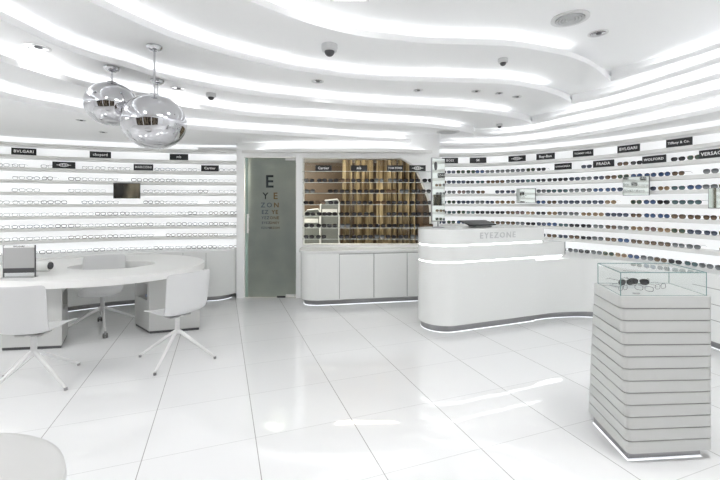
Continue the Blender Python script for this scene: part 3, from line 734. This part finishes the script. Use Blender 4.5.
# ------------------------------------------------------------------ oval desk
TZ = .742
t = thing('oval_desk', (-3.1, 4.6, 0), 'large white oval desk with cutout and two pedestals', 'desk')
out = [(-3.14+1.2*math.cos(a*math.pi/48), 4.63+.965*math.sin(a*math.pi/48)) for a in range(96)]
hc, hs = math.cos(.26), math.sin(.26)
hole = []
for a in range(48):
    u, v = .46*math.cos(a*math.pi/24), .30*math.sin(a*math.pi/24); hole.append((-2.98+u*hc-v*hs, 4.62+u*hs+v*hc))
MB().prism(out, TZ-.075, TZ, holes=[hole]).build('desktop', M['lacquer2'], t, smooth=True, angle=40, bevel=.003)
# right pedestal with an open niche in its left face
def pedestal(face, nz0, nz1, A, B_, C_, D_):
    """A-B is the niche face (curved at its base), B-C the front, D the back; built of panels round the niche"""
    def pr(b, pts, z0, z1): b.prism(pts, z0, z1)
    A, B_, C_, D_ = map(Vector, (A, B_, C_, D_))
    u = (B_-A); inn = (C_-B_).normalized()*.26
    a1 = A+u*.12; b1 = A+u*.86
    body = MB()
    pr(body, [tuple(A), tuple(B_), tuple(C_), tuple(D_)], .03, nz0)
    pr(body, [tuple(A), tuple(B_), tuple(C_), tuple(D_)], nz1, TZ-.076)
    pr(body, [tuple(b1), tuple(B_), tuple(C_), tuple(C_+(D_-C_)*.14), tuple(b1+inn)], nz0, nz1)
    pr(body, [tuple(A), tuple(a1), tuple(a1+inn), tuple(D_)], nz0, nz1)
    pr(body, [tuple(a1+inn), tuple(b1+inn), tuple(C_), tuple(D_)], nz0, nz1)
    o = body.build('pedestal', M['case'], t)
    c = (A+B_+C_+D_)/4
    MB().prism([tuple(c+(p-c)*.97) for p in (A, B_, C_, D_)], .001, .03).build('toe_kick', M['charcoal'], t)
    return a1, b1, inn
a1, b1, inn = pedestal(0, .37, .56, (-2.74, 4.66), (-2.40, 4.36), (-1.88, 4.50), (-2.15, 4.98))
# things in the niche
c = (a1+b1)/2+inn*.35; ang = math.atan2((b1-a1).y, (b1-a1).x)
T = Matrix.Translation((c.x, c.y, 0)) @ Matrix.Rotation(ang, 4, 'Z')
tag(MB().box(-.10, .12, -.02, .13, .371, .397, T).build('paper_stack', M['paper'], None, bevel=.002), 'stack of bluish papers in the niche of the right desk pedestal', 'papers')
tag(MB().box(.02, .10, .0, .12, .3975, .54, T).build('ring_binder', M['book'], None, bevel=.003), 'dark maroon binder standing in the niche of the right desk pedestal', 'binder')
pedestal(0, .37, .56, (-3.28, 4.30), (-3.06, 3.93), (-3.62, 3.86), (-3.75, 4.25))
tag(bpy.data.objects['oval_desk'], 'large white oval desk with a cutout and two pedestals, left of the room', 'desk')

# acrylic sign holder
hx_, hy_ = (19.5-CX)/F*3.86, 3.86
t = thing('acrylic_sign_holder', (hx_, hy_, TZ), 'clear acrylic frame with grey panel and charcoal band on the desk', 'display frame', None, .12)
MB().box(-.148, .148, -.006, .006, .001, .325).build('acrylic_holder', M['acrylic'], t, local=True)
MB().box(-.142, .142, -.0085, -.0065, .075, .300).build('grey_panel', M['screen'], t, local=True)
MB().box(-.142, .142, -.0095, -.0065, .048, .095).build('charcoal_band', M['charcoal'], t, local=True)
MB().box(-.148, -.142, -.007, .007, .001, .325).box(.142, .148, -.007, .007, .001, .325).build('side_edge', M['dark_steel'], t, local=True)
MB().box(-.148, .148, -.04, .04, .001, .006).build('base', M['screen'], t, local=True)
o = bpy.data.objects.new('lettering', text('BVLGARI', .022, M['charcoal'], spacing=1.2)); COL.objects.link(o); o.parent = t; o.location = (0, -.0075, .312); o.rotation_euler = (math.pi/2, 0, 0)
MB().box(-.142, .142, -.0068, -.0062, .300, .322).build('header', M['lettering'], t, local=True)
# white rounded case lying behind the frame
dx, dy = (40-CX)/F*4.2, 4.2
t = thing('desk_case', (dx, dy, TZ), 'white rounded case with a dark end lying beside the acrylic frame', 'case', None, .1)
MB().lathe([(0, -.11), (.05, -.105), (.058, -.09), (.058, .09), (.05, .1), (0, .1)], (0, 0, 0), 24, Matrix.Translation((0, 0, .06)) @ Matrix.Rotation(math.pi/2, 4, 'Y')).build('body', M['lacquer'], t, smooth=True, local=True)
MB().lathe([(0, .101), (.04, .101), (.038, .115), (0, .115)], (0, 0, 0), 24, Matrix.Translation((0, 0, .06)) @ Matrix.Rotation(math.pi/2, 4, 'Y')).build('end_cap', M['charcoal'], t, smooth=True, local=True)

# ------------------------------------------------------------------ chairs
def chair(loc, rz, label, casters=False, base_rz=0, name='swivel_chair'):
    t = thing(name, loc, label, 'chair', 'white shell chairs round the oval desk', rz)
    prof = [(.235, .425), (.215, .440), (.15, .448), (.05, .442), (-.06, .438), (-.14, .445), (-.19, .475), (-.215, .53), (-.228, .60), (-.238, .70), (-.248, .79), (-.255, .855)]
    b = MB(); nu = 10; grid = []
    for i, (y, z) in enumerate(prof):
        v = i/(len(prof)-1); row = []
        wd = .22 if i < 5 else (.212 + .016*(i-5)/6)
        if i == 0: wd = .185
        if i == len(prof)-1: wd = .222
        for k in range(nu+1):
            u = -1+2*k/nu; x = wd*u; lift = .035*abs(u)**3
            if i < 6: row.append(b.bm.verts.new((x, y, z+lift*(.7+.3*i/5))))
            else: row.append(b.bm.verts.new((x, y+lift*1.2+.012*u*u, z)))
        grid.append(row)
    for i in range(len(grid)-1):
        for k in range(nu): b.bm.faces.new((grid[i][k], grid[i][k+1], grid[i+1][k+1], grid[i+1][k]))
    o = b.build('shell', M['plastic'], t, smooth=True, local=True, angle=80)
    sm = o.modifiers.new('solid', 'SOLIDIFY'); sm.thickness = .011; sm.offset = -1
    sb = o.modifiers.new('sub', 'SUBSURF'); sb.levels = 1; sb.render_levels = 2
    MB().lathe([(0, .425), (.07, .42), (.075, .41), (.03, .40), (.022, .39), (.022, .27), (.03, .25), (.03, .235), (0, .235)], (0, .0, 0), 24).build('column', M['powder'], t, smooth=True, local=True)
    MB().box(-.10, .10, -.07, .07, .408, .424).build('seat_plate', M['screen'], t, local=True, bevel=.004)
    for k in range(4):
        a = base_rz-rz+k*math.pi/2; ca, sa = math.cos(a), math.sin(a); r = .37; ze = .07 if casters else .022
        leg = MB().tube([(.012*ca, .012*sa, .262), (.06*ca, .06*sa, .235), (r*ca, r*sa, ze+.0)], [.017, .016, .010], 10).build('leg', M['powder'], t, smooth=True, local=True)
        if casters:
            T = Matrix.Translation((r*ca, r*sa, .028)) @ Matrix.Rotation(a, 4, 'Z') @ Matrix.Rotation(math.pi/2, 4, 'X')
            c = MB(); c.lathe([(0, -.024), (.024, -.024), (.027, -.018), (.027, -.006), (.012, -.004), (.012, .004), (.027, .006), (.027, .018), (.024, .024), (0, .024)], (0, 0, 0), 20, T)
            c = c.build('caster', M['rubber'], leg, smooth=True, local=True)
            MB().tube([(r*ca, r*sa, .075), (r*ca, r*sa, .05)], .012, 10).build('caster_cap', M['chrome'], leg, smooth=True, local=True)
        else:
            MB().tube([(r*ca, r*sa, .001), (r*ca, r*sa, .022)], .013, 10).build('glide', M['steel'], leg, smooth=True, local=True)
    return t
chair((-1.76, 3.69, 0), math.radians(57), 'white shell chair on four legs, right of the oval desk', base_rz=math.radians(-3))
chair((-2.70, 3.17, 0), math.radians(6), 'white shell chair in front of the desk, cut by the left photo edge', base_rz=math.radians(-18))
chair((-3.04, 4.52, 0), math.radians(207), 'white chair on casters inside the cutout of the oval desk', casters=True, base_rz=math.radians(38))

# ------------------------------------------------------------------ round white table at lower left
M['satin'] = mat('satin_grey_white', (.57, .57, .565), .3)
t = thing('round_table', (-1.63, 1.22, 0), 'low round white table cut by the lower left corner of the photo', 'table')
MB().lathe([(0, .448), (.50, .450), (.53, .446), (.548, .43), (.553, .40), (.548, .37), (.53, .35), (0, .35)], (-1.63, 1.22, 0), 96).build('top', M['satin'], t, smooth=True)
MB().lathe([(0, .35), (.45, .35), (.40, .03), (.40, .0015), (0, .0015)], (-1.63, 1.22, 0), 64).build('base', M['satin'], t, smooth=True)

# ------------------------------------------------------------------ glass display case
topP = [(1.485, 2.185), (2.018, 2.185), (2.075, 2.56), (1.556, 2.56)]
botP = [(1.528, 2.185), (2.055, 2.225), (2.105, 2.66), (1.575, 2.66)]
t = thing('display_case', (1.8, 2.4, 0), 'white slatted display pedestal with a glass box top', 'display case')
def roundpoly(P, r, n=5):
    out = []
    for i in range(len(P)):
        p = Vector(P[i]); a = (Vector(P[i-1])-p).normalized(); c = (Vector(P[(i+1) % len(P)])-p).normalized()
        for k in range(n+1):
            s = k/n; out.append(tuple((p+a*r)*(1-s)**2 + p*2*s*(1-s) + (p+c*r)*s*s))
    return out
ZB0, ZB1 = .062, .962
def section(z, ins=0):
    f = (z-ZB0)/(ZB1-ZB0); P = [tuple(Vector(botP[i]).lerp(Vector(topP[i]), f)) for i in range(4)]
    c = sum((Vector(p) for p in P), Vector((0, 0)))/4
    P = [tuple(Vector(p)+(c-Vector(p)).normalized()*ins) for p in P]
    return roundpoly(P, .035)
b = MB(); zs = []
NS = 13; dz = (ZB1-ZB0)/NS; g = .0035
rings = []
def ring(z, ins): rings.append([b.bm.verts.new((x, y, z)) for x, y in section(z, ins)])
for i in range(NS):
    z0 = ZB0+i*dz; z1 = z0+dz
    ring(z0+(g if i else 0), 0); ring(z1-(g if i < NS-1 else 0), 0)
    if i < NS-1: ring(z1-g, .012); ring(z1+g, .012)
for A, B in zip(rings, rings[1:]):
    n = len(A)
    for k in range(n): b.bm.faces.new((A[k], A[(k+1) % n], B[(k+1) % n], B[k]))
b.bm.faces.new(rings[0][::-1]); b.bm.faces.new(rings[-1])
body = b.build('slatted_body', M['case'], t, smooth=True, angle=30)
for i in range(1, NS):
    z = ZB0+i*dz; b = MB(); A = section(z, .009); n = len(A)
    b.wall(A+[A[0]], z-g, z+g); b.build('groove', M['seam'], body)
    bpy.data.objects[-1] if False else None
P = [tuple(Vector(p)+(Vector((1.81, 2.44))-Vector(p))*.13) for p in botP]
P = [(1.556, 2.225), (2.01, 2.262), (2.05, 2.60), (1.585, 2.60)]
MB().prism(P, .010, .062).build('plinth', M['steel'], t)
MB().prism([(1.552, 2.221), (2.014, 2.258), (2.054, 2.604), (1.581, 2.604)], .001, .0035).build('led_strip', M['led_soft'], t)
# glass box
gz0, gz1 = ZB1+.0005, 1.096
G = [(1.497, 2.20), (1.99, 2.20), (2.045, 2.535), (1.575, 2.535)]
gb = MB()
for i in range(4):
    a, c = Vector(G[i]), Vector(G[(i+1) % 4]); nn = Vector((-(c-a).y, (c-a).x)).normalized()*.005
    gb.strip([tuple(a), tuple(c)], [tuple(a+nn), tuple(c+nn)], gz0, gz1-.006)
gb.build('glass_side', M['glass'], t)
MB().prism(G, gz1-.005, gz1).build('glass_lid', M['glass'], t)
eb = MB()
for i in range(4):
    a, c = G[i], G[(i+1) % 4]
    eb.tube([(a[0], a[1], gz0), (a[0], a[1], gz1)], .0024, 6)
    eb.tube([(a[0], a[1], gz1), (c[0], c[1], gz1)], .0026, 6); eb.tube([(a[0], a[1], gz0+.002), (c[0], c[1], gz0+.002)], .0012, 6)
eb.build('glass_edge', M['glass_edge'], t)
# eyewear in the case
zt = ZB1+.001
tag(MB().box(1.60, 1.79, 2.385, 2.46, zt, zt+.018).build('acrylic_riser', M['acrylic']), 'low clear riser under the black sunglasses in the case', 'display riser')
place('black', (1.66, 2.39, zt+.0185), .15, 'left of the two black sunglasses inside the glass case', 'sunglasses in the glass case', .78)
place('black', (1.755, 2.41, zt+.0185), -.5, 'right of the two black sunglasses inside the glass case', 'sunglasses in the glass case', .78)
place('opt silver', (1.60, 2.33, zt), .5, 'silver eyeglasses at the left front inside the glass case', 'eyeglasses in the glass case', .72)
place('opt thin dark', (1.72, 2.32, zt), -.9, 'thin dark eyeglasses below the black pairs inside the glass case', 'eyeglasses in the glass case', .72)
place('opt silver', (1.86, 2.37, zt), .35, 'silver eyeglasses at the right inside the glass case', 'eyeglasses in the glass case', .72)
tag(MB().box(1.60, 1.635, 2.235, 2.25, zt, zt+.008).build('price_tag', M['screen'], None, bevel=.001), 'tiny grey tag near the front glass of the case', 'tag')
